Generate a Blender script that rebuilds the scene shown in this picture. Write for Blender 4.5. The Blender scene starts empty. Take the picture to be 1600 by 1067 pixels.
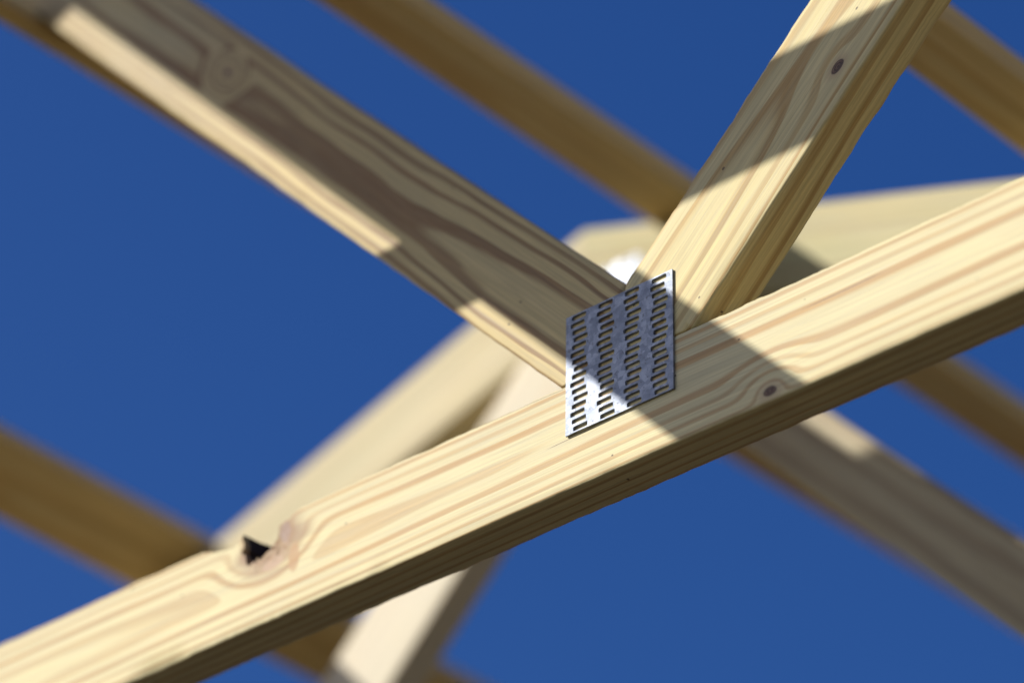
import bpy, math, random
from mathutils import Matrix, Vector, noise as mnoise

scene = bpy.context.scene
COL = scene.collection
ZB = 3.16            # height of the underside of the bottom chords above the ground

# ------------------------------------------------------------------ camera
cam = bpy.data.cameras.new('camera')
cam_o = bpy.data.objects.new('camera', cam)
COL.objects.link(cam_o)
scene.camera = cam_o
RT = Vector((0.74717965, 0.6645289, 0.0111317))
UP = Vector((0.35042942, -0.40813514, 0.84298572))
FW = Vector((-0.56473161, 0.6259609, 0.53782075))
M = Matrix.Identity(4)
for i in range(3):
    M[i][0], M[i][1], M[i][2] = RT[i], UP[i], -FW[i]
M.translation = Vector((1.68435719, -1.98495949, -1.55610614 + ZB))
cam_o.matrix_world = M
cam.sensor_width = 36.0
cam.lens = 6653.9 / 1600 * 36
cam.clip_start = 0.05
cam.clip_end = 2000
cam.dof.use_dof = True
cam.dof.focus_distance = 3.06
cam.dof.aperture_fstop = 2.6
cam.dof.aperture_blades = 0

# ------------------------------------------------------------------ sun and sky
LD = Vector((0.509, 0.657, -0.556)).normalized()      # direction the sunlight travels
world = bpy.data.worlds.new('World')
scene.world = world
world.use_nodes = True
wn, wl = world.node_tree.nodes, world.node_tree.links
sky = wn.new('ShaderNodeTexSky')
sky.sky_type = 'NISHITA'
sky.sun_disc = False
sky.sun_elevation = math.asin(-LD.z)
sky.sun_rotation = math.atan2(-LD.x, -LD.y)
sky.altitude = 0
sky.air_density = 1.0
sky.dust_density = 1.6
sky.ozone_density = 6.0
hs = wn.new('ShaderNodeHueSaturation')                         # deeper blue, as a polarised lens gives
hs.inputs['Hue'].default_value = 0.515
hs.inputs['Saturation'].default_value = 1.245
hs.inputs['Value'].default_value = 0.87
wl.new(sky.outputs[0], hs.inputs['Color'])
wl.new(hs.outputs[0], wn['Background'].inputs[0])
wn['Background'].inputs[1].default_value = 0.10
sun = bpy.data.lights.new('sun', 'SUN')
sun.energy = 4.4
sun.angle = math.radians(0.53)
sun.color = (1.0, 0.975, 0.93)
sun_o = bpy.data.objects.new('sun', sun)
COL.objects.link(sun_o)
sun_o.rotation_euler = LD.to_track_quat('-Z', 'Y').to_euler()
sun_o.location = (-4, -5, 9)

vs = scene.view_settings
vs.view_transform = 'Standard'
vs.look = 'None'
vs.exposure = 0.28
vs.gamma = 1.0
vs.use_curve_mapping = False
scene.cycles.use_denoising = True
scene.cycles.max_bounces = 8
scene.cycles.diffuse_bounces = 5


# ------------------------------------------------------------------ small helpers
def tag(o, label=None, cat=None, group=None, kind=None):
    if label: o['label'] = label
    if cat: o['category'] = cat
    if group: o['group'] = group
    if kind: o['kind'] = kind
    return o


def empty(name, loc):
    o = bpy.data.objects.new(name, None)
    o.empty_display_size = 0.1
    COL.objects.link(o)
    o.location = loc
    return o


def link_mesh(name, verts, faces, mat, parent=None, mw=None, smooth=False):
    me = bpy.data.meshes.new(name)
    me.from_pydata(verts, [], faces)
    me.update()
    if smooth:
        me.polygons.foreach_set('use_smooth', [True] * len(me.polygons))
        me.set_sharp_from_angle(angle=math.radians(38))
    me.materials.append(mat)
    o = bpy.data.objects.new(name, me)
    COL.objects.link(o)
    if parent: o.parent = parent
    if mw is not None: o.matrix_local = mw
    return o


class NT:
    """thin wrapper to write node maths compactly"""
    def __init__(s, name):
        s.mat = bpy.data.materials.new(name)
        s.mat.use_nodes = True
        s.n, s.l = s.mat.node_tree.nodes, s.mat.node_tree.links
        s.bsdf = s.n['Principled BSDF']

    def put(s, sock, v):
        if hasattr(v, 'is_linked') or isinstance(v, bpy.types.NodeSocket): s.l.new(v, sock)
        else: sock.default_value = v

    def m(s, op, a, b=0.0, c=0.0, clamp=False):
        nd = s.n.new('ShaderNodeMath'); nd.operation = op; nd.use_clamp = clamp
        s.put(nd.inputs[0], a); s.put(nd.inputs[1], b); s.put(nd.inputs[2], c)
        return nd.outputs[0]

    def mix(s, f, a, b, mode='MIX'):
        nd = s.n.new('ShaderNodeMix'); nd.data_type = 'RGBA'; nd.blend_type = mode
        s.put(nd.inputs[0], f)
        s.put(nd.inputs[6], a if not isinstance(a, tuple) else (*a, 1)[:4])
        s.put(nd.inputs[7], b if not isinstance(b, tuple) else (*b, 1)[:4])
        return nd.outputs[2]

    def mapr(s, v, a, b, c=0.0, d=1.0, kind='SMOOTHSTEP'):
        nd = s.n.new('ShaderNodeMapRange'); nd.interpolation_type = kind
        s.put(nd.inputs[0], v)
        for i, k in enumerate((a, b, c, d)): nd.inputs[1 + i].default_value = k
        return nd.outputs[0]

    def coord(s, scale, off=(0, 0, 0), src=None):
        mp = s.n.new('ShaderNodeMapping')
        s.l.new(src, mp.inputs[0])
        mp.inputs['Scale'].default_value = scale
        mp.inputs['Location'].default_value = off
        return mp.outputs[0]

    def noise(s, vec, scale=1.0, detail=2.0, rough=0.5):
        nd = s.n.new('ShaderNodeTexNoise')
        s.l.new(vec, nd.inputs['Vector'])
        nd.inputs['Scale'].default_value = scale
        nd.inputs['Detail'].default_value = detail
        nd.inputs['Roughness'].default_value = rough
        return nd.outputs['Fac']


def wood(name, pith=(-0.03, 0.045), tilt=(0.0, 0.0), period=0.0065, seed=0.0, warp=0.006,
         early=(0.66, 0.54, 0.36), late=(0.47, 0.32, 0.19), knots=(), holes=(), specks=0.0, strong=1.0, prof=None, cracks=(), rag=0.0, stains=(), late_var=0.34,
         tint=(0.55, 0.50, 0.33), tint_amt=0.25, rough=0.62, bump=0.25):
    """sawn pine: growth rings round a pith axis, cut by the faces of the board; object space, X along the grain.
    knots: (x, z, radius, reach, ring slope)"""
    t = NT(name)
    tc = t.n.new('ShaderNodeTexCoord').outputs['Object']
    sp = t.n.new('ShaderNodeSeparateXYZ'); t.l.new(tc, sp.inputs[0])
    x, y, z = sp.outputs
    so = (seed * 7.31, seed * 3.17, seed * 5.77)
    n1 = t.noise(t.coord((2.2, 13, 13), so, tc), 1.0, 3.0, 0.5)
    n2 = t.noise(t.coord((7, 55, 55), so, tc), 1.0, 2.0, 0.5)
    dy = t.m('SUBTRACT', y, t.m('MULTIPLY_ADD', x, tilt[0], pith[0]))
    dz = t.m('SUBTRACT', z, t.m('MULTIPLY_ADD', x, tilt[1], pith[1]))
    r = t.m('SQRT', t.m('ADD', t.m('MULTIPLY', dy, dy), t.m('MULTIPLY', dz, dz)))
    r = t.m('ADD', r, t.m('MULTIPLY', t.m('SUBTRACT', n1, 0.5), warp * 2.6))
    r = t.m('ADD', r, t.m('MULTIPLY', t.m('SUBTRACT', n2, 0.5), warp * 0.30 + 0.0012 + rag))
    if prof:
        # growth phase met at the heart of the face along the board: places the pointed figures
        cr_ = t.n.new('ShaderNodeValToRGB'); el = cr_.color_ramp.elements
        cr_.color_ramp.interpolation = 'B_SPLINE'
        x0_, x1_ = prof[0][0], prof[-1][0]
        el[0].position, el[1].position = 0.0, 1.0
        for (px_, pv_) in prof[1:-1]: el.new((px_ - x0_) / (x1_ - x0_))
        for e_, (px_, pv_) in zip(cr_.color_ramp.elements, prof): e_.color = (pv_ / 2, pv_ / 2, pv_ / 2, 1)
        t.l.new(t.mapr(x, x0_, x1_, 0.0, 1.0, 'LINEAR'), cr_.inputs[0])
        r = t.m('ADD', t.m('SUBTRACT', r, abs(pith[0]) - 5 * period), t.m('MULTIPLY', cr_.outputs[0], 2 * period))
    kd = []
    for (kx, kz, rad, reach, push) in knots:
        ax = t.m('MULTIPLY', t.m('SUBTRACT', x, kx), 0.62)
        az = t.m('SUBTRACT', z, kz)
        d = t.m('SQRT', t.m('ADD', t.m('MULTIPLY', ax, ax), t.m('MULTIPLY', az, az)))
        d = t.m('ADD', d, t.m('MULTIPLY', t.m('SUBTRACT', n2, 0.5), rad * 0.9 + 0.006))
        # the grain closes round the knot in rings and flows past it
        fk = 0.5
        if prof:
            for (pa_, va_), (pb_, vb_) in zip(prof, prof[1:]):
                if pa_ <= kx <= pb_: fk = va_ + (vb_ - va_) * (kx - pa_) / (pb_ - pa_)
        rk = math.hypot(pith[0], kz - pith[1] - tilt[1] * kx)
        if prof: rk += (5 + fk) * period - abs(pith[0])
        cone = t.m('SUBTRACT', rk + reach * push, t.m('MULTIPLY', d, push))
        r = t.m('SMOOTH_MAX', r, cone, 1.9 * period)
        kd.append((d, rad))
    ph = t.m('DIVIDE', r, period)
    f = t.m('FRACT', ph)
    ring = t.m('FLOOR', ph)
    wv = t.n.new('ShaderNodeTexWhiteNoise'); wv.noise_dimensions = '1D'
    t.l.new(t.m('ADD', ring, seed * 13.0), wv.inputs['W'])
    rv = wv.outputs['Value']
    wv2 = t.n.new('ShaderNodeTexWhiteNoise'); wv2.noise_dimensions = '1D'
    t.l.new(t.m('ADD', ring, seed * 29.0 + 0.5), wv2.inputs['W'])
    st_ = t.m('MULTIPLY_ADD', wv2.outputs['Value'], late_var, 0.40)
    rise = t.m('SMOOTH_MIN', t.m('MAXIMUM', t.m('DIVIDE', t.m('SUBTRACT', f, st_), 0.20), 0.0), 1.0, 0.25)
    fall = t.mapr(f, 0.93, 0.99, 1.0, 0.0)
    lw = t.m('MULTIPLY', rise, fall)
    lw = t.m('MULTIPLY', lw, t.m('MULTIPLY_ADD', rv, 0.55, 0.5))
    lw = t.m('MULTIPLY', lw, strong, clamp=True)
    # broad tone drift
    n3 = t.noise(t.coord((2.2, 14, 14), (so[0] + 4, so[1], so[2]), tc), 1.0, 2.0, 0.5)
    base = t.mix(t.m('MULTIPLY', t.mapr(n3, 0.35, 0.7), tint_amt), early, tint)
    late2 = t.mix(t.mapr(n3, 0.3, 0.75), late, (late[0] * 1.06, late[1] * 0.98, late[2] * 0.90))
    nb = t.noise(t.coord((9, 60, 60), (so[0] + 2, so[1] + 5, so[2]), tc), 1.0, 3.0, 0.6)
    lw = t.m('MULTIPLY', lw, t.mapr(nb, 0.28, 0.62, 0.84, 1.0))
    sub = t.m('SINE', t.m('MULTIPLY', t.m('ADD', ph, t.m('MULTIPLY', n2, 0.5)), 6.283 * 5.0))
    lw = t.m('ADD', lw, t.m('MULTIPLY', t.m('MULTIPLY', sub, 0.075), t.mapr(nb, 0.35, 0.6)), clamp=True)
    c = t.mix(lw, base, late2)
    # fibres
    nf = t.noise(t.coord((14, 700, 700), so, tc), 1.0, 3.0, 0.6)
    fib = t.mapr(nf, 0.28, 0.72, 0.80, 1.12, 'LINEAR')
    nl = t.noise(t.coord((5, 260, 260), (so[0], so[1] + 9, so[2]), tc), 1.0, 3.0, 0.65)
    fib = t.m('MULTIPLY', fib, t.mapr(nl, 0.3, 0.7, 0.88, 1.07, 'LINEAR'))
    cf = t.n.new('ShaderNodeCombineXYZ')
    for k in range(3): t.l.new(fib, cf.inputs[k])
    c = t.mix(1.0, c, cf.outputs[0], 'MULTIPLY')
    # knots: reddish halo, dark heart with its own rings
    for d, rad in kd:
        halo = t.mapr(d, rad * 0.9, rad * 2.6, 0.45, 0.0)
        c = t.mix(halo, c, (0.42, 0.26, 0.15))
        inn = t.mapr(d, rad * 0.75, rad * 1.08, 1.0, 0.0)
        w = t.m('MULTIPLY', t.m('MULTIPLY_ADD', t.m('SINE', t.m('MULTIPLY', d, 6.283 * 2.1 / rad)), 0.5, 0.5), t.mapr(nf, 0.3, 0.7))
        kc = t.mix(w, (0.075, 0.042, 0.026), (0.26, 0.155, 0.085))
        c = t.mix(inn, c, kc)
    for (hx, hz, rad, inner, colr) in holes:
        ax = t.m('MULTIPLY', t.m('SUBTRACT', x, hx), 0.75)
        az = t.m('SUBTRACT', z, hz)
        d = t.m('SQRT', t.m('ADD', t.m('MULTIPLY', ax, ax), t.m('MULTIPLY', az, az)))
        d = t.m('ADD', d, t.m('MULTIPLY', t.m('SUBTRACT', n2, 0.5), rad * 0.9))
        c = t.mix(t.mapr(d, inner, rad, 0.85, 0.0), c, colr)
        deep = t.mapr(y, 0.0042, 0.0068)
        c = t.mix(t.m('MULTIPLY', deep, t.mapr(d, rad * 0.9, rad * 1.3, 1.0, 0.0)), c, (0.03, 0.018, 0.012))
    for (sx_, sz_, rx_, rz_, col_, amt_) in stains:
        ex_ = t.m('DIVIDE', t.m('SUBTRACT', x, sx_), rx_)
        ez_ = t.m('DIVIDE', t.m('SUBTRACT', z, sz_), rz_)
        dd_ = t.m('SQRT', t.m('ADD', t.m('MULTIPLY', ex_, ex_), t.m('MULTIPLY', ez_, ez_)))
        dd_ = t.m('ADD', dd_, t.m('MULTIPLY', t.m('SUBTRACT', n2, 0.5), 0.9))
        c = t.mix(t.mapr(dd_, 0.75, 1.05, amt_, 0.0), c, col_)
    for (xa_, za_, xb_, zb2_) in cracks:
        sl_ = (zb2_ - za_) / (xb_ - xa_)
        ln_ = t.m('SUBTRACT', z, t.m('MULTIPLY_ADD', x, sl_, za_ - sl_ * xa_))
        ln_ = t.m('ABSOLUTE', t.m('ADD', ln_, t.m('MULTIPLY', t.m('SUBTRACT', n2, 0.5), 0.0022)))
        on_ = t.m('MULTIPLY', t.mapr(x, xa_, xa_ + 0.25 * (xb_ - xa_)), t.mapr(x, xb_ - 0.2 * (xb_ - xa_), xb_, 1.0, 0.0))
        on_ = t.m('MULTIPLY', on_, t.mapr(ln_, 0.00015, 0.0005, 0.85, 0.0))
        c = t.mix(on_, c, (0.11, 0.05, 0.03))
    # resin specks and pin marks
    if specks > 0:
        vo = t.n.new('ShaderNodeTexVoronoi'); vo.feature = 'F1'; vo.voronoi_dimensions = '2D'
        cb = t.n.new('ShaderNodeCombineXYZ')
        t.l.new(t.m('MULTIPLY_ADD', x, 34.0, so[0]), cb.inputs[0]); t.l.new(t.m('MULTIPLY_ADD', z, 44.0, t.m('MULTIPLY', y, 31.0)), cb.inputs[1])
        t.l.new(cb.outputs[0], vo.inputs['Vector']); vo.inputs['Scale'].default_value = 1.0
        sv = t.n.new('ShaderNodeSeparateColor'); t.l.new(vo.outputs['Color'], sv.inputs[0])
        pick = t.m('LESS_THAN', sv.outputs[0], specks)
        size = t.m('MULTIPLY_ADD', sv.outputs[1], 0.035, 0.018)
        spot = t.m('LESS_THAN', t.m('ADD', vo.outputs['Distance'], t.m('MULTIPLY', t.m('SUBTRACT', nf, 0.5), 0.04)), size)
        c = t.mix(t.m('MULTIPLY', t.m('MULTIPLY', pick, spot), 0.85), c, (0.10, 0.065, 0.035))
    t.l.new(c, t.bsdf.inputs['Base Color'])
    t.l.new(t.mapr(nf, 0.2, 0.8, rough - 0.08, rough + 0.12, 'LINEAR'), t.bsdf.inputs['Roughness'])
    t.bsdf.inputs['Specular IOR Level'].default_value = 0.35
    bp = t.n.new('ShaderNodeBump')
    bp.inputs['Strength'].default_value = bump
    bp.inputs['Distance'].default_value = 0.0008
    t.l.new(t.m('ADD', nf, t.m('MULTIPLY', lw, 0.35)), bp.inputs['Height'])
    t.l.new(bp.outputs[0], t.bsdf.inputs['Normal'])
    return t.mat


def galvanised(name, gain=1.0, smooth=0.0):
    t = NT(name)
    tc = t.n.new('ShaderNodeTexCoord').outputs['Object']
    a = t.noise(t.coord((120, 120, 120), (0, 0, 0), tc), 1.0, 3.0, 0.6)
    b = t.noise(t.coord((40, 40, 900), (3, 1, 0), tc), 1.0, 2.0, 0.6)
    v = t.n.new('ShaderNodeTexVoronoi'); t.l.new(t.coord((210, 210, 210), (1, 2, 3), tc), v.inputs['Vector'])
    v.inputs['Scale'].default_value = 1.0
    s = t.n.new('ShaderNodeSeparateColor'); t.l.new(v.outputs['Color'], s.inputs[0])
    f = t.m('ADD', t.m('MULTIPLY', a, 0.6), t.m('MULTIPLY', s.outputs[0], 0.22))
    c = t.mix(t.mapr(f, 0.2, 0.75), tuple(min(0.9, v * gain) for v in (0.19, 0.21, 0.25)), tuple(min(0.9, v * gain) for v in (0.46, 0.485, 0.53)))
    dirt = t.noise(t.coord((300, 300, 300), (9, 4, 2), tc), 1.0, 2.0, 0.7)
    c = t.mix(t.mapr(dirt, 0.58, 0.72, 0.0, 0.7), c, (0.12, 0.12, 0.135))
    t.l.new(c, t.bsdf.inputs['Base Color'])
    t.bsdf.inputs['Metallic'].default_value = 0.75
    rg = t.m('ADD', t.m('MULTIPLY', a, 0.22), t.m('MULTIPLY', b, 0.14))
    t.l.new(t.m('ADD', rg, 0.46 - smooth), t.bsdf.inputs['Roughness'])
    bp = t.n.new('ShaderNodeBump'); bp.inputs['Strength'].default_value = 0.25; bp.inputs['Distance'].default_value = 0.0004
    t.l.new(t.m('ADD', a, t.m('MULTIPLY', b, 0.5)), bp.inputs['Height'])
    t.l.new(bp.outputs[0], t.bsdf.inputs['Normal'])
    return t.mat


def ground_mat():
    t = NT('dry_earth_and_grass')
    tc = t.n.new('ShaderNodeTexCoord').outputs['Object']
    a = t.noise(t.coord((0.35, 0.35, 0.35), (0, 0, 0), tc), 1.0, 6.0, 0.6)
    b = t.noise(t.coord((9, 9, 9), (2, 0, 0), tc), 1.0, 5.0, 0.65)
    c = t.mix(t.mapr(a, 0.4, 0.62), (0.26, 0.18, 0.09), (0.17, 0.14, 0.065))
    c = t.mix(t.mapr(b, 0.3, 0.7, 0.0, 0.4), c, (0.30, 0.21, 0.11))
    t.l.new(c, t.bsdf.inputs['Base Color'])
    t.bsdf.inputs['Roughness'].default_value = 0.95
    bp = t.n.new('ShaderNodeBump'); bp.inputs['Strength'].default_value = 0.5
    t.l.new(b, bp.inputs['Height']); t.l.new(bp.outputs[0], t.bsdf.inputs['Normal'])
    return t.mat


# ------------------------------------------------------------------ the ground
g = link_mesh('ground', [(-600, -600, 0), (600, -600, 0), (600, 600, 0), (-600, 600, 0)], [(0, 1, 2, 3)], ground_mat())
tag(g, kind='structure')
fm = NT('bounce_absorber_black')  # near-black deck, added to cut light bounced up onto the undersides
_tc = fm.n.new('ShaderNodeTexCoord').outputs['Object']
_n = fm.noise(fm.coord((1.2, 6, 1), (0, 0, 0), _tc), 1.0, 4.0, 0.6)
fm.l.new(fm.mix(fm.mapr(_n, 0.3, 0.7), (0.010, 0.008, 0.006), (0.018, 0.014, 0.010)), fm.bsdf.inputs['Base Color'])
fm.bsdf.inputs['Roughness'].default_value = 0.9
fv = [(x, y, z) for z in (0.0, 0.16) for (x, y) in ((-14, -13), (3.8, -13), (3.8, 13), (-14, 13))]
fl = link_mesh('bounce_cut_deck', fv, [(4, 5, 6, 7), (0, 1, 5, 4), (1, 2, 6, 5), (2, 3, 7, 6), (3, 0, 4, 7)], fm.mat)
tag(fl, kind='structure')

# ------------------------------------------------------------------ sawn boards
W, T = 0.089, 0.038


def member(name, parent, mat, origin, ang, cuts, y0=0.0, w=W, th=T, step=0.25, fine=None, ease=0.0022,
           jitter=0.0, seed=0, top_profile=None, pit=None, chips=(), nz=6):
    """A board in a truss plane. origin = (X, Z) of its z=0 edge, ang = direction of its length (radians).
    cuts = half planes (px, pz, nx, nz) in the truss plane; the board keeps n.(p - pt) <= 0.
    fine = (x0, x1, step) list of finer stretches; chips = (x, length, size, corner) splintered edge bits."""
    d = (math.cos(ang), math.sin(ang)); nr = (-math.sin(ang), math.cos(ang))

    def ends(zl):
        lo, hi = -1e9, 1e9
        for (px, pz, nx, nz_) in cuts:
            nd = nx * d[0] + nz_ * d[1]
            q = nx * (px - origin[0] - zl * nr[0]) + nz_ * (pz - origin[1] - zl * nr[1])
            if abs(nd) < 1e-9: continue
            if nd > 0: hi = min(hi, q / nd)
            else: lo = max(lo, q / nd)
        return lo, hi
    e = ease
    zl = [0, 0.15 * e, 0.45 * e, e]
    n_in = nz
    for i in range(1, n_in): zl.append(e + (w - 2 * e) * i / n_in)
    zl += [w - e, w - 0.45 * e, w - 0.15 * e, w]
    if pit:
        zl += [pit['z0'] + (pit['z1'] - pit['z0']) * i / 34 for i in range(35)]
        zl = sorted(set(round(v, 6) for v in zl if v <= w))

    los = [ends(v)[0] for v in zl]; his = [ends(v)[1] for v in zl]
    # shared parameter values along the length
    L0, L1 = min(los), max(his)
    ts = [L0, L1]
    n = max(2, int((L1 - L0) / step))
    ts = [L0 + (L1 - L0) * i / n for i in range(n + 1)]
    for (a, b, s) in (fine or ()):
        a, b = max(a, L0), min(b, L1)
        ts = [v for v in ts if not (a < v < b)]
        k = max(1, int((b - a) / s))
        ts += [a + (b - a) * i / k for i in range(k + 1)]
    ts = sorted(set(round(v, 6) for v in ts))
    # keep kinks of the cut ends
    verts, faces = [], []
    nl = len(zl)

    def edge(zv):           # rounding: distance in y lost near the edges
        q = min(zv, w - zv)
        if q >= e: return 0.0
        return e - math.sqrt(max(0.0, e * e - (e - q) ** 2))

    def nz3(a, b, c): return mnoise.noise(Vector((a, b, c)))
    for side in (0, 1):
        for t_ in ts:
            for j, zv in enumerate(zl):
                lo, hi = los[j], his[j]
                xx = min(max(t_, lo), hi)
                yy = edge(zv)
                zz = zv
                q = min(zv, w - zv)
                if jitter and q < 3 * e:
                    cor = 1 if zv > w / 2 else -1
                    amt = jitter * (1 - q / (3 * e)) * (nz3(xx * 9, seed + cor, side) * 0.8 + nz3(xx * 45, seed + cor * 3, side) * 0.6 + nz3(xx * 160, seed, side + cor) * 0.45)
                    zz = zv + cor * amt
                    yy += max(-0.0004, -amt * 0.6)
                for (cx, cl, cs, cc) in chips:
                    if side == cc[0] and ((cc[1] > 0) == (zv > w / 2)) and abs(xx - cx) < cl and q < 0.012:
                        k = (1 - (abs(xx - cx) / cl) ** 2) * max(0.0, 1 - q / 0.010) * (0.75 + 0.5 * nz3(xx * 70, 2, seed))
                        yy += cs * k
                        zz -= (1 if zv > w / 2 else -1) * cs * 0.25 * k
                if top_profile:
                    tp = top_profile(xx, side)
                    if tp < w and zv > 0.02: zz = 0.02 + (zz - 0.02) * (tp - 0.02) / (w - 0.02)
                if pit and side == 0: yy += pit['depth'](xx, zz)
                verts.append((xx, yy if side == 0 else th - yy, zz))
    nt = len(ts)
    off = nt * nl
    for i in range(nt - 1):
        for j in range(nl - 1):
            a = i * nl + j
            faces.append((a, a + nl, a + nl + 1, a + 1))
            b = off + a
            faces.append((b, b + 1, b + nl + 1, b + nl))
        a = i * nl + nl - 1
        faces.append((a, a + nl, off + a + nl, off + a))
        a = i * nl
        faces.append((a, off + a, off + a + nl, a + nl))
    for j in range(nl - 1):
        a = j
        faces.append((a, a + 1, off + a + 1, off + a))
        a = (nt - 1) * nl + j
        faces.append((a, off + a, off + a + 1, a + 1))
    mw = Matrix(((d[0], 0, nr[0], origin[0]), (0, 1, 0, y0), (d[1], 0, nr[1], origin[1]), (0, 0, 0, 1)))
    o = link_mesh(name, verts, faces, mat, parent, mw, smooth=True)
    me = o.data
    # drop collapsed faces at the slanted ends
    import bmesh
    bm = bmesh.new(); bm.from_mesh(me)
    bmesh.ops.dissolve_degenerate(bm, dist=1e-6, edges=bm.edges)
    bmesh.ops.remove_doubles(bm, verts=bm.verts, dist=2e-6)
    bm.to_mesh(me); bm.free()
    return o


# ------------------------------------------------------------------ toothed plates
PLATE_CACHE = {}


def plate_mesh(cols, rows, mat):
    key = (cols, rows)
    if key in PLATE_CACHE: return PLATE_CACHE[key]
    rnd = random.Random(11)
    PW, PH, TH = 0.0254, 0.00635, 0.0016
    verts, faces = [], []

    def wob(x, z):
        # the sheet is not perfectly flat after pressing
        b = 0.0
        if z < 0.012: b = -0.0005 * (1 - z / 0.012) * max(0.0, math.sin(x * 62 + 0.6))
        return b + 0.00012 * mnoise.noise(Vector((x * 40, z * 40, 1.0)))

    def add(x, y, z):
        verts.append((x, y + wob(x, z), z)); return len(verts) - 1
    for c in range(cols):
        for r in range(rows):
            x0, z0 = c * PW, r * PH
            x1, z1 = x0 + PW, z0 + PH
            stag = (0.0, -0.0016, 0.0, 0.0016)[(rows - 1 - r) % 4]
            cx, cz = (x0 + x1) / 2 + stag + rnd.uniform(-.0002, .0002), (z0 + z1) / 2
            hw, hh, cr = 0.0066, 0.0020, 0.0011
            rect = [(x0, z0), (x0 + PW / 3, z0), (x0 + 2 * PW / 3, z0), (x1, z0), (x1, z1), (x0 + 2 * PW / 3, z1), (x0 + PW / 3, z1), (x0, z1)]

            def outline(gx, gz):
                a, b = hw + gx, hh + gz
                q = cr
                pts = []
                for (sx, sz, a0) in ((-1, -1, 180), (1, -1, 270), (1, 1, 0), (-1, 1, 90)):
                    for k in range(4):
                        an = math.radians(a0 + 30 * k)
                        pts.append((cx + sx * (a - q) + q * math.cos(an), cz + sz * (b - q) + q * math.sin(an)))
                return pts
            ro = [add(px, -TH, pz) for px, pz in rect]
            rb = [add(px, 0.0, pz) for px, pz in rect]
            o1 = [add(px, -TH, pz) for px, pz in outline(0.0005, 0.0004)]
            # the punched rim: rolled in along the slot, swollen out at its left root
            o2 = []
            for px, pz in outline(0.0, 0.0):
                lift = -0.00045 * max(0.0, 1 - (px - (cx - hw)) / 0.0022)
                o2.append(add(px, -TH + 0.00022 + lift, pz))
            o3 = [add(px, 0.0, pz) for px, pz in outline(-0.0002, -0.0002)]
            # slot corner groups: indices 0-3 lower left, 4-7 lower right, 8-11 upper right, 12-15 upper left
            faces.append((ro[0], ro[1], o1[3], o1[2], o1[1], o1[0]))
            faces.append((ro[1], ro[2], o1[4], o1[3]))
            faces.append((ro[2], ro[3], o1[7], o1[6], o1[5], o1[4]))
            faces.append((ro[3], ro[4], o1[8], o1[7]))
            faces.append((ro[4], ro[5], o1[11], o1[10], o1[9], o1[8]))
            faces.append((ro[5], ro[6], o1[12], o1[11]))
            faces.append((ro[6], ro[7], o1[15], o1[14], o1[13], o1[12]))
            faces.append((ro[7], ro[0], o1[0], o1[15]))
            for k in range(16):
                k2 = (k + 1) % 16
                faces.append((o1[k], o1[k2], o2[k2], o2[k]))
                faces.append((o2[k], o2[k2], o3[k2], o3[k]))
            # outer rim of the sheet
            if r == 0:
                for k in range(3): faces.append((ro[k], rb[k], rb[k + 1], ro[k + 1]))
            if r == rows - 1:
                for k in (4, 5, 6): faces.append((ro[k], rb[k], rb[k + 1], ro[k + 1]))
            if c == 0: faces.append((ro[7], rb[7], rb[0], ro[0]))
            if c == cols - 1: faces.append((ro[3], rb[3], rb[4], ro[4]))
    me = bpy.data.meshes.new('nail_plate')
    me.from_pydata(verts, [], faces)
    me.update()
    import bmesh
    bm = bmesh.new(); bm.from_mesh(me)
    bmesh.ops.remove_doubles(bm, verts=bm.verts, dist=2e-6)
    bmesh.ops.recalc_face_normals(bm, faces=bm.faces)
    bm.to_mesh(me); bm.free()
    me.materials.append(mat)
    PLATE_CACHE[key] = me
    return me


def plate(parent, cols, rows, x, z, y=-0.0004, ang=0.0, back=False):
    o = bpy.data.objects.new('nail_plate', plate_mesh(cols, rows, GALV))
    COL.objects.link(o)
    o.parent = parent
    if back:
        o.matrix_local = Matrix.Translation((x + cols * 0.0254, T + 0.0004, z)) @ Matrix.Rotation(math.pi, 4, 'Z')
    else:
        o.matrix_local = Matrix.Translation((x, y, z)) @ Matrix.Rotation(-ang, 4, 'Y')
    return o


GALV = galvanised('galvanised_steel')
GALV_GLARE = galvanised('galvanised_steel_glare', 1.4, 0.06)  # lightened copy of the steel: sun glare on the rear peak plates put into the colour

# ------------------------------------------------------------------ timber looks
CREAM = (0.685, 0.58, 0.30)
wood_chord = wood('pine_bottom_chord', pith=(-0.030, 0.047), tilt=(0.0, 0.004), period=0.0066, seed=1.0, warp=0.0016,
                  prof=[(-0.9, 0.30), (-0.66, 0.40), (-0.53, 0.53), (-0.45, 0.72), (-0.36, 0.70), (-0.25, 0.84), (-0.15, 0.95), (0.0, 1.08), (0.15, 1.17), (0.40, 1.22), (0.8, 1.35)],
                  early=CREAM, late=(0.49, 0.325, 0.14), strong=1.3, late_var=0.24,
                  knots=((0.1355, 0.0085, 0.0040, 0.013, 0.9), (-0.358, 0.072, 0.0001, 0.030, 0.75)),
                  holes=((-0.355, 0.066, 0.036, 0.015, (0.30, 0.175, 0.09)),), specks=0.09, stains=((-0.327, 0.047, 0.0065, 0.013, (0.46, 0.27, 0.12), 0.85), (-0.350, 0.050, 0.013, 0.007, (0.47, 0.31, 0.20), 0.6), (-0.338, 0.074, 0.006, 0.009, (0.33, 0.22, 0.17), 0.7)), cracks=((-0.150, 0.0884, -0.030, 0.0862), (-0.075, 0.0415, -0.020, 0.0425), (0.16, 0.0622, 0.24, 0.0630)))
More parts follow.
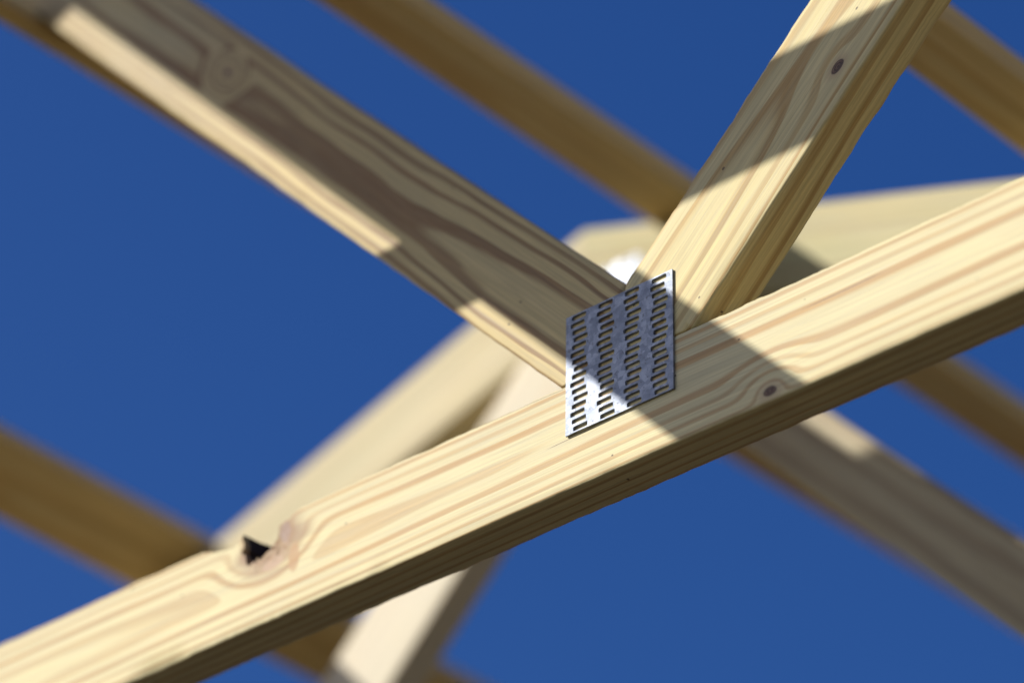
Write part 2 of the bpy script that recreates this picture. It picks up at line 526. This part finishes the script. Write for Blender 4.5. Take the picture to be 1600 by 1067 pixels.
wood_web1 = wood('pine_web_dark_figure', pith=(-0.034, 0.040), tilt=(0.0, -0.010), period=0.0072, seed=4.0, warp=0.0030,
                 prof=[(-1.2, 0.10), (-0.80, 0.25), (-0.66, 0.34), (-0.54, 0.55), (-0.44, 0.74), (-0.31, 0.74), (-0.22, 0.40), (-0.14, 0.10), (-0.05, -0.0), (0.1, 0.0)],
                 early=(0.60, 0.46, 0.20), late=(0.29, 0.175, 0.07), knots=((-0.592, 0.054, 0.0028, 0.024, 1.7),), specks=0.16, strong=1.3, rag=0.0035, late_var=0.2)
wood_web2 = wood('pine_web_pale', pith=(-0.034, 0.054), tilt=(0.0, -0.006), period=0.0112, seed=7.0, warp=0.0034,
                 prof=[(-0.1, 0.25), (0.12, 0.40), (0.21, 0.56), (0.28, 0.78), (0.38, 0.86), (0.8, 0.9)],
                 early=(0.69, 0.56, 0.25), late=(0.42, 0.265, 0.085), late_var=0.22, knots=((0.306, 0.021, 0.0036, 0.008, 0.7),), specks=0.05, strong=1.2)
wood_back_a = wood('pine_back_truss', pith=(-0.03, 0.04), tilt=(0.006, 0.004), period=0.009, seed=9.0, warp=0.006,
                   early=(0.52, 0.44, 0.21), late=(0.38, 0.27, 0.12), tint=(0.34, 0.33, 0.13), tint_amt=0.6)
wood_back_c = wood('pine_back_rafter_pale', pith=(-0.03, 0.04), tilt=(0.006, 0.004), period=0.010, seed=10.0, warp=0.006,
                   early=(0.58, 0.48, 0.27), late=(0.46, 0.34, 0.17), tint=(0.42, 0.37, 0.18), tint_amt=0.5)
wood_back_b = wood('pine_back_web', pith=(-0.05, 0.03), tilt=(0.004, 0.004), period=0.012, seed=12.0, warp=0.004,
                   early=(0.68, 0.59, 0.42), late=(0.60, 0.47, 0.29), strong=0.6)
wood_strap = wood('pine_strapping', pith=(-0.08, 0.03), tilt=(0.003, 0.003), period=0.008, seed=15.0, warp=0.006,
                  early=(0.80, 0.59, 0.25), late=(0.60, 0.40, 0.14))
wood_plain = wood('pine_framing', pith=(-0.04, 0.03), tilt=(0.003, 0.003), period=0.008, seed=18.0, early=(0.64, 0.53, 0.30))

# ------------------------------------------------------------------ front truss
MS = 0.333                                    # roof slope, 4 in 12
PS = math.atan(MS)
CH = W / math.cos(PS)                         # plumb depth of a top chord


def chord_notch(x, side):
    """broken-out top edge at the knot hole (front is bitten deeper than the back)"""
    prof = [(-0.434, W), (-0.4271, W - 0.0006), (-0.4035, W - 0.0082), (-0.3946, W - 0.0088), (-0.3895, W - 0.0062), (-0.3850, W - 0.0008),
            (-0.3815, W - 0.0004), (-0.3782, W - 0.0036), (-0.3735, W - 0.0034), (-0.3690, W - 0.0066), (-0.3640, W - 0.0076), (-0.3600, W - 0.0112), (-0.3560, W - 0.0120), (-0.3520, W - 0.0175), (-0.3475, W - 0.0180), (-0.3460, W - 0.0125), (-0.3452, W - 0.0062),
            (-0.3406, W - 0.0054), (-0.3337, W - 0.0048), (-0.3290, W - 0.0014), (-0.3240, W)]
    if x <= prof[0][0] or x >= prof[-1][0]: return W
    for (a, za), (b, zb_) in zip(prof, prof[1:]):
        if a <= x <= b:
            v = za + (zb_ - za) * (x - a) / (b - a)
            v += 0.0015 * mnoise.noise(Vector((x * 260, 3.1, side))) + 0.0008 * mnoise.noise(Vector((x * 800, 1.1, side)))
            if side == 1: v = W - (W - v) * 0.9
            return min(W, v)
    return W


PIT_POLY = [(-0.3835, 0.0950), (-0.3838, 0.0850), (-0.3810, 0.0790), (-0.3828, 0.0725), (-0.3800, 0.0650), (-0.3775, 0.0580), (-0.3735, 0.0605), (-0.3712, 0.0588), (-0.3680, 0.0622), (-0.3640, 0.0605), (-0.3590, 0.0645), (-0.3515, 0.0680), (-0.3505, 0.0950)]


def pit_depth(x, z):
    x += 0.0024 * mnoise.noise(Vector((x * 330, z * 330, 5.0)))
    z += 0.0024 * mnoise.noise(Vector((x * 330, z * 330, 9.0)))
    def inside(px, pz):
        c = False
        n = len(PIT_POLY)
        for i in range(n):
            (xa, za), (xb, zb_) = PIT_POLY[i], PIT_POLY[(i + 1) % n]
            if (za > pz) != (zb_ > pz) and px < (xb - xa) * (pz - za) / (zb_ - za) + xa: c = not c
        return c

    def dist(px, pz):
        m = 1e9
        n = len(PIT_POLY) - 1
        for i in range(n):
            (xa, za), (xb, zb_) = PIT_POLY[i], PIT_POLY[i + 1]
            dx, dz = xb - xa, zb_ - za
            t = max(0, min(1, ((px - xa) * dx + (pz - za) * dz) / (dx * dx + dz * dz)))
            m = min(m, math.hypot(px - xa - t * dx, pz - za - t * dz))
        return m
    d = dist(x, z)
    if inside(x, z):
        return 0.026 * min(1.0, d / 0.0016) ** 0.7
    # crumbled basin round the hole, mainly to its right and below
    k = math.hypot((x + 0.356) * 0.8, z - 0.066)
    b = 0.0
    if k < 0.024: b = 0.0026 * (1 - k / 0.024) * (1 + 0.8 * mnoise.noise(Vector((x * 190, z * 190, 0))) + 0.25 * mnoise.noise(Vector((x * 480, z * 480, 0))))
    return max(0.0, b)


XA1 = -1.42                                   # peak of the front truss, far above the frame
A1 = math.radians(134.107 - 180)
A2 = math.radians(44.168)
wl_z = 0.089
ZP1 = 0.089 + (-0.0579 - XA1) / 0.968 + 0.10   # underside of the top chords at the peak
ft = empty('roof_truss', (0, 0, ZB))
tag(ft, 'nearest roof truss, sharp pale pine members joined by a slotted steel plate', 'roof truss', 'roof trusses of the open frame')
span1 = ZP1 / MS
member('bottom_chord', ft, wood_chord, (0, 0), 0.0,
       [(XA1 + span1, 0, MS, 1), (XA1 - span1, 0, -MS, 1)],
       step=0.08, fine=[(-0.72, -0.445, 0.006), (-0.445, -0.325, 0.0011), (-0.325, 0.62, 0.004)], jitter=0.0010, seed=3, nz=10,
       top_profile=chord_notch, pit=dict(z0=0.045, z1=0.089, depth=pit_depth),
       chips=[(-0.470, 0.035, 0.0050, (0, -1)), (0.405, 0.040, 0.0045, (0, -1)), (-0.235, 0.012, 0.0012, (0, -1)), (-0.02, 0.02, 0.0010, (0, -1))])
VX = 0.0040
member('web', ft, wood_web1, (-0.0579, 0.089), A1,
       [(0, 0.0898, 0, -1), (VX - 0.0004, 0, 1, 0), (XA1, ZP1 - 0.0005, MS, 1), (XA1 + 0.0004, 0, -1, 0)],
       step=0.06, fine=[(-1.1, 0.2, 0.006)], jitter=0.0009, seed=8, nz=10, chips=[(-0.40, 0.012, 0.0015, (0, -1))])
n2 = (-math.sin(A2), math.cos(A2))
member('web', ft, wood_web2, (-0.0619 - W * n2[0], 0.089 - W * n2[1]), A2,
       [(0, 0.0896, 0, -1), (VX + 0.0004, 0, -1, 0), (XA1, ZP1 - 0.0005, MS, 1)],
       step=0.06, fine=[(-0.1, 0.55, 0.005)], jitter=0.0013, seed=5, nz=10, chips=[(0.15, 0.05, 0.0014, (0, -1))])
# mirrored webs and the top chords of the front truss (out of frame)
member('web', ft, wood_web2, (2 * XA1 + 0.0579, 0.089), -A1,
       [(0, 0.0896, 0, -1), (2 * XA1 - VX + 0.0004, 0, -1, 0), (XA1, ZP1 - 0.0005, -MS, 1), (XA1 - 0.0004, 0, 1, 0)])
n2m = (math.sin(A2), math.cos(A2))
member('web', ft, wood_web1, (2 * XA1 + 0.0619 - W * n2m[0], 0.089 - W * n2m[1]), -A2,
       [(0, 0.0896, 0, -1), (2 * XA1 - VX - 0.0004, 0, 1, 0), (XA1, ZP1 - 0.0005, -MS, 1)])


def top_chords(parent, xa, zlow, run, mat, mat_left=None):
    zt = zlow + CH
    for s in (1, -1):
        a = -PS * s
        nr = (-math.sin(a), math.cos(a))
        member('top_chord', parent, mat if s > 0 or not mat_left else mat_left, (xa - W * nr[0], zt - W * nr[1]), a,
               [(xa + 0.0003 * s, 0, -s, 0), (xa + s * run, 0, s, 0)], step=0.10, jitter=0.0004, seed=s + 2)


top_chords(ft, XA1, ZP1, span1 + 0.35, wood_plain)
PX, PZ = -0.0512, 0.0438
main_plate = plate(ft, 4, 16, PX, PZ)
main_plate['label'] = 'square slotted galvanised plate over the joint of the webs'
plate(ft, 4, 16, 2 * XA1 - PX - 0.1016, PZ)
plate(ft, 4, 16, PX, PZ, back=True)
plate(ft, 6, 16, XA1 - 0.0762, ZP1 - 0.06)
for s in (1, -1):
    hx = XA1 + s * (span1 - 0.28)
    plate(ft, 5, 16, hx - 0.0635, 0.035)

# ------------------------------------------------------------------ trusses of the lower roof behind
XA2, ZA2 = -0.565, 0.764
ZP2 = ZA2 - CH
span2 = ZP2 / MS


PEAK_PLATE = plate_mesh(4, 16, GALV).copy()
PEAK_PLATE.materials[0] = GALV_GLARE


def back_truss(y, label, mats):
    t = empty('roof_truss', (0, y, ZB))
    tag(t, label, 'roof truss', 'roof trusses of the open frame')
    member('bottom_chord', t, mats[0], (0, 0), 0.0, [(XA2 + span2, 0, MS, 1), (XA2 - span2, 0, -MS, 1)], step=0.1)
    member('web', t, mats[1], (-0.0579 + 0.021 * math.sin(-A1), 0.089 + 0.021 * math.cos(A1)), A1,
           [(0, 0.0898, 0, -1), (VX - 0.0004, 0, 1, 0), (XA2, ZP2 - 0.0005, MS, 1), (XA2 + 0.0004, 0, -1, 0)], step=0.05, nz=8, w=0.068)
    member('web', t, mats[2], (2 * XA2 + 0.0579 + 0.012, 0.089), -A1,
           [(0, 0.0898, 0, -1), (2 * XA2 - VX + 0.012, 0, -1, 0), (XA2, ZP2 - 0.0005, -MS, 1), (XA2 - 0.0004, 0, 1, 0)], step=0.05, nz=8)
    member('web', t, mats[1], (-0.0619 - W * n2[0], 0.089 - W * n2[1]), A2,
           [(0, 0.0896, 0, -1), (VX + 0.0004, 0, -1, 0), (XA2, ZP2 - 0.0005, MS, 1)])
    member('web', t, mats[1], (2 * XA2 + 0.0619 - W * n2m[0], 0.089 - W * n2m[1]), -A2,
           [(0, 0.0896, 0, -1), (2 * XA2 - VX - 0.0004, 0, 1, 0), (XA2, ZP2 - 0.0005, -MS, 1)])
    top_chords(t, XA2, ZP2, span2 + 0.35, mats[3], wood_back_c)
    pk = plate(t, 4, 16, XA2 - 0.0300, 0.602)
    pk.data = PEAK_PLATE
    plate(t, 4, 16, PX, PZ)
    plate(t, 4, 16, 2 * XA2 - PX - 0.1016, PZ)
    for s in (1, -1):
        plate(t, 5, 16, XA2 + s * (span2 - 0.26) - 0.0635, 0.035)
    return t


wood_D = wood('pine_back_grey', pith=(-0.03, 0.03), tilt=(0.006, 0.004), period=0.010, seed=22.0, warp=0.006,
              early=(0.40, 0.31, 0.16), late=(0.21, 0.145, 0.07))
back_truss(0.61, 'blurred roof truss behind, its peak beside the plate and webs slanting below', (wood_plain, wood_D, wood_back_b, wood_back_a))
back_truss(1.83, 'farthest roof truss, beyond the blurred middle one and out of view', (wood_plain, wood_D, wood_back_b, wood_back_a))

# ------------------------------------------------------------------ flat strapping boards across the roof
ST = 0.019


def strap(x_low, side, y0, y1, label, seed, skew=0.0, notch=None):
    """1x4 board lying flat on the slope; x_low = its left edge"""
    z_roof = ZA2 - MS * abs(x_low - XA2)
    a = -PS * side
    lx = Vector((0, 1, 0)); lz = Vector((math.cos(a), 0, math.sin(a))); ly = lx.cross(lz)   # length, (thickness), width
    ly = lz.cross(lx)
    up = Vector((-math.sin(a), 0, math.cos(a)))
    L = y1 - y0
    verts, faces = [], []
    n = 24
    e = 0.0016
    rnd = random.Random(seed)
    prof = [(e, 0), (W - e, 0), (W, e), (W, ST - e), (W - e, ST), (e, ST), (0, ST - e), (0, e)]
    qs = [L * i / n for i in range(n + 1)]
    if notch: qs = [0, notch[0] - 0.0004] + [notch[0] + (L - notch[0]) * i / n for i in range(n + 1)]
    n = len(qs) - 1
    for q in qs:
        for (b, c) in prof:
            if notch and q < notch[0]: b = b * notch[1] / W      # notched end that passes beside the web
            verts.append((q, c + 0.0004 * mnoise.noise(Vector((q * 5, c * 50, seed))), b + 0.0007 * mnoise.noise(Vector((q * 4, b * 10, seed)))))
    m = len(prof)
    for i in range(n):
        for j in range(m):
            faces.append((i * m + j, i * m + (j + 1) % m, (i + 1) * m + (j + 1) % m, (i + 1) * m + j))
    faces.append(tuple(range(m - 1, -1, -1)))
    faces.append(tuple(n * m + k for k in range(m)))
    o = link_mesh('strapping_board', verts, faces, wood_strap)
    mw = Matrix.Identity(4)
    for i in range(3):
        mw[i][0], mw[i][1], mw[i][2] = lx[i], up[i], lz[i]
    mw.translation = Vector((x_low, y0, z_roof + ZB)) + up * 0.0008
    o.matrix_world = mw @ Matrix.Rotation(skew, 4, 'Y')
    import bmesh
    bm = bmesh.new(); bm.from_mesh(o.data); bmesh.ops.recalc_face_normals(bm, faces=bm.faces); bm.to_mesh(o.data); bm.free()
    tag(o, label, 'board', 'strapping boards across the roof')
    return o


strap(-0.482, 1, 0.050, 1.95, 'blurred brown board slanting from the top edge to behind the plate', 1)
strap(-0.024, 1, 0.050, 1.95, 'blurred brown board in the top right corner behind the upright web', 2)
strap(-0.701, -1, -0.07, 1.95, 'golden edged board hidden behind the long shaded web', 3, -0.013, (0.110, 0.020))
strap(-1.153, -1, 0.050, 1.95, 'blurred brown board at lower left passing under the main beam', 4)

# ------------------------------------------------------------------ unseen frame, added nearer the sun (above the picture) that throws the shadow bars
YF = -0.45
kf = YF / LD.y


def src(x, z):      # shadow point on the front truss face -> point on the back face of that frame
    return (x + kf * LD.x, z + kf * LD.z)


gf = empty('shadow_frame', (0, 0, ZB))
tag(gf, 'added timbers out of view, placed to throw the shadow bars', 'shadow-casting frame')
YB = YF - T
gx0, gx1 = -2.9, 2.2
_, rz0 = src(0, 0.199)
_, rz1 = src(0, 0.291)
drop = T * (-LD.z / LD.y)                   # extra fall of light across the board's thickness
rz0 += drop
rail_w = rz1 - rz0
member('shadow_rail', gf, wood_plain, (0, rz0), 0.0, [(gx1 - 0.002, 0, 1, 0), (gx0 + 0.002, 0, -1, 0)], y0=YB, w=rail_w)
# diagonal whose shadow runs along the long web and over the plate
pa, pb = src(-0.604, 0.689), src(0.053, 0.001)
ad = math.atan2(pb[1] - pa[1], pb[0] - pa[0])
nd_ = (-math.sin(ad), math.cos(ad))
_, ztop = src(0, 0.935)
_, zbot = src(0, -0.035)
member('shadow_brace', gf, wood_plain, pb, ad, [(0, ztop, 0, 1), (0, zbot, 0, -1)], y0=YB - T - 0.001 + T * 0 , w=0.0845)
# added sloping pair; the left one's shadow ends the lit stripe
ra = math.radians(23)
rx, rz = src(-0.652, 0.712)
rx -= T * LD.x / LD.y
rz += drop
member('shadow_rafter', gf, wood_plain, (rx, rz), ra, [(gx0 - 0.2, 0, -1, 0), (rx + 0.75, 0, 1, 0)], y0=YB)
pkx = rx + 0.75
pkz = rz + 0.75 * math.tan(ra)
member('shadow_rafter', gf, wood_plain, (pkx + 0.0005, pkz), -ra, [(pkx + 0.0005, 0, -1, 0), (gx1 + 0.6, 0, 1, 0)], y0=YB)
for gx in (gx0, gx1):
    # post added to carry the shadow frame, beside the rail end
    s = 1 if gx > 0 else -1
    zt = rz1 + 0.1
    v = [(gx, YB - 0.02, -ZB + 0.16), (gx + s * 0.089, YB - 0.02, -ZB + 0.16), (gx + s * 0.089, YB + 0.069, -ZB + 0.16), (gx, YB + 0.069, -ZB + 0.16)]
    v += [(a, b, zt) for (a, b, c) in v]
    link_mesh('post', v, [(0, 3, 2, 1), (4, 5, 6, 7), (0, 1, 5, 4), (1, 2, 6, 5), (2, 3, 7, 6), (3, 0, 4, 7)], wood_plain, gf)

# ------------------------------------------------------------------ posts and beams that carry the trusses
def box(name, x0, x1, y0, y1, z0, z1, label, cat, group):
    e = 0.004
    v, f = [], []
    for (zz, k) in ((z0, e), (z0 + e, 0), (z1 - e, 0), (z1, e)):
        v += [(x0 + k, y0 + k, zz), (x1 - k, y0 + k, zz), (x1 - k, y1 - k, zz), (x0 + k, y1 - k, zz)]
    f.append((3, 2, 1, 0)); f.append((12, 13, 14, 15))
    for r in range(3):
        for k in range(4):
            a, b = r * 4 + k, r * 4 + (k + 1) % 4
            f.append((a, b, b + 4, a + 4))
    o = link_mesh(name, v, f, wood_plain)
    tag(o, label, cat, group)
    return o


for s, nm in ((1, 'right'), (-1, 'left')):
    cx = XA2 + s * (span2 - 0.12)
    box('support_beam', cx - 0.045, cx + 0.045, 0.5, 2.0, ZB - 0.14, ZB, 'beam under the %s ends of the rear trusses, out of view' % nm, 'beam', 'beams under the trusses')
    for yy, w2 in ((0.64, 'middle'), (1.86, 'farthest')):
        box('support_post', cx - 0.045, cx + 0.045, yy - 0.045, yy + 0.045, 0.16, ZB - 0.14, 'square post under the %s end of the %s truss' % (nm, w2), 'post', 'posts under the trusses')
    cx = XA1 + s * (span1 - 0.12)
    box('support_post', cx - 0.045, cx + 0.045, -0.026, 0.064, 0.16, ZB, 'square post under the %s end of the nearest truss' % nm, 'post', 'posts under the trusses')
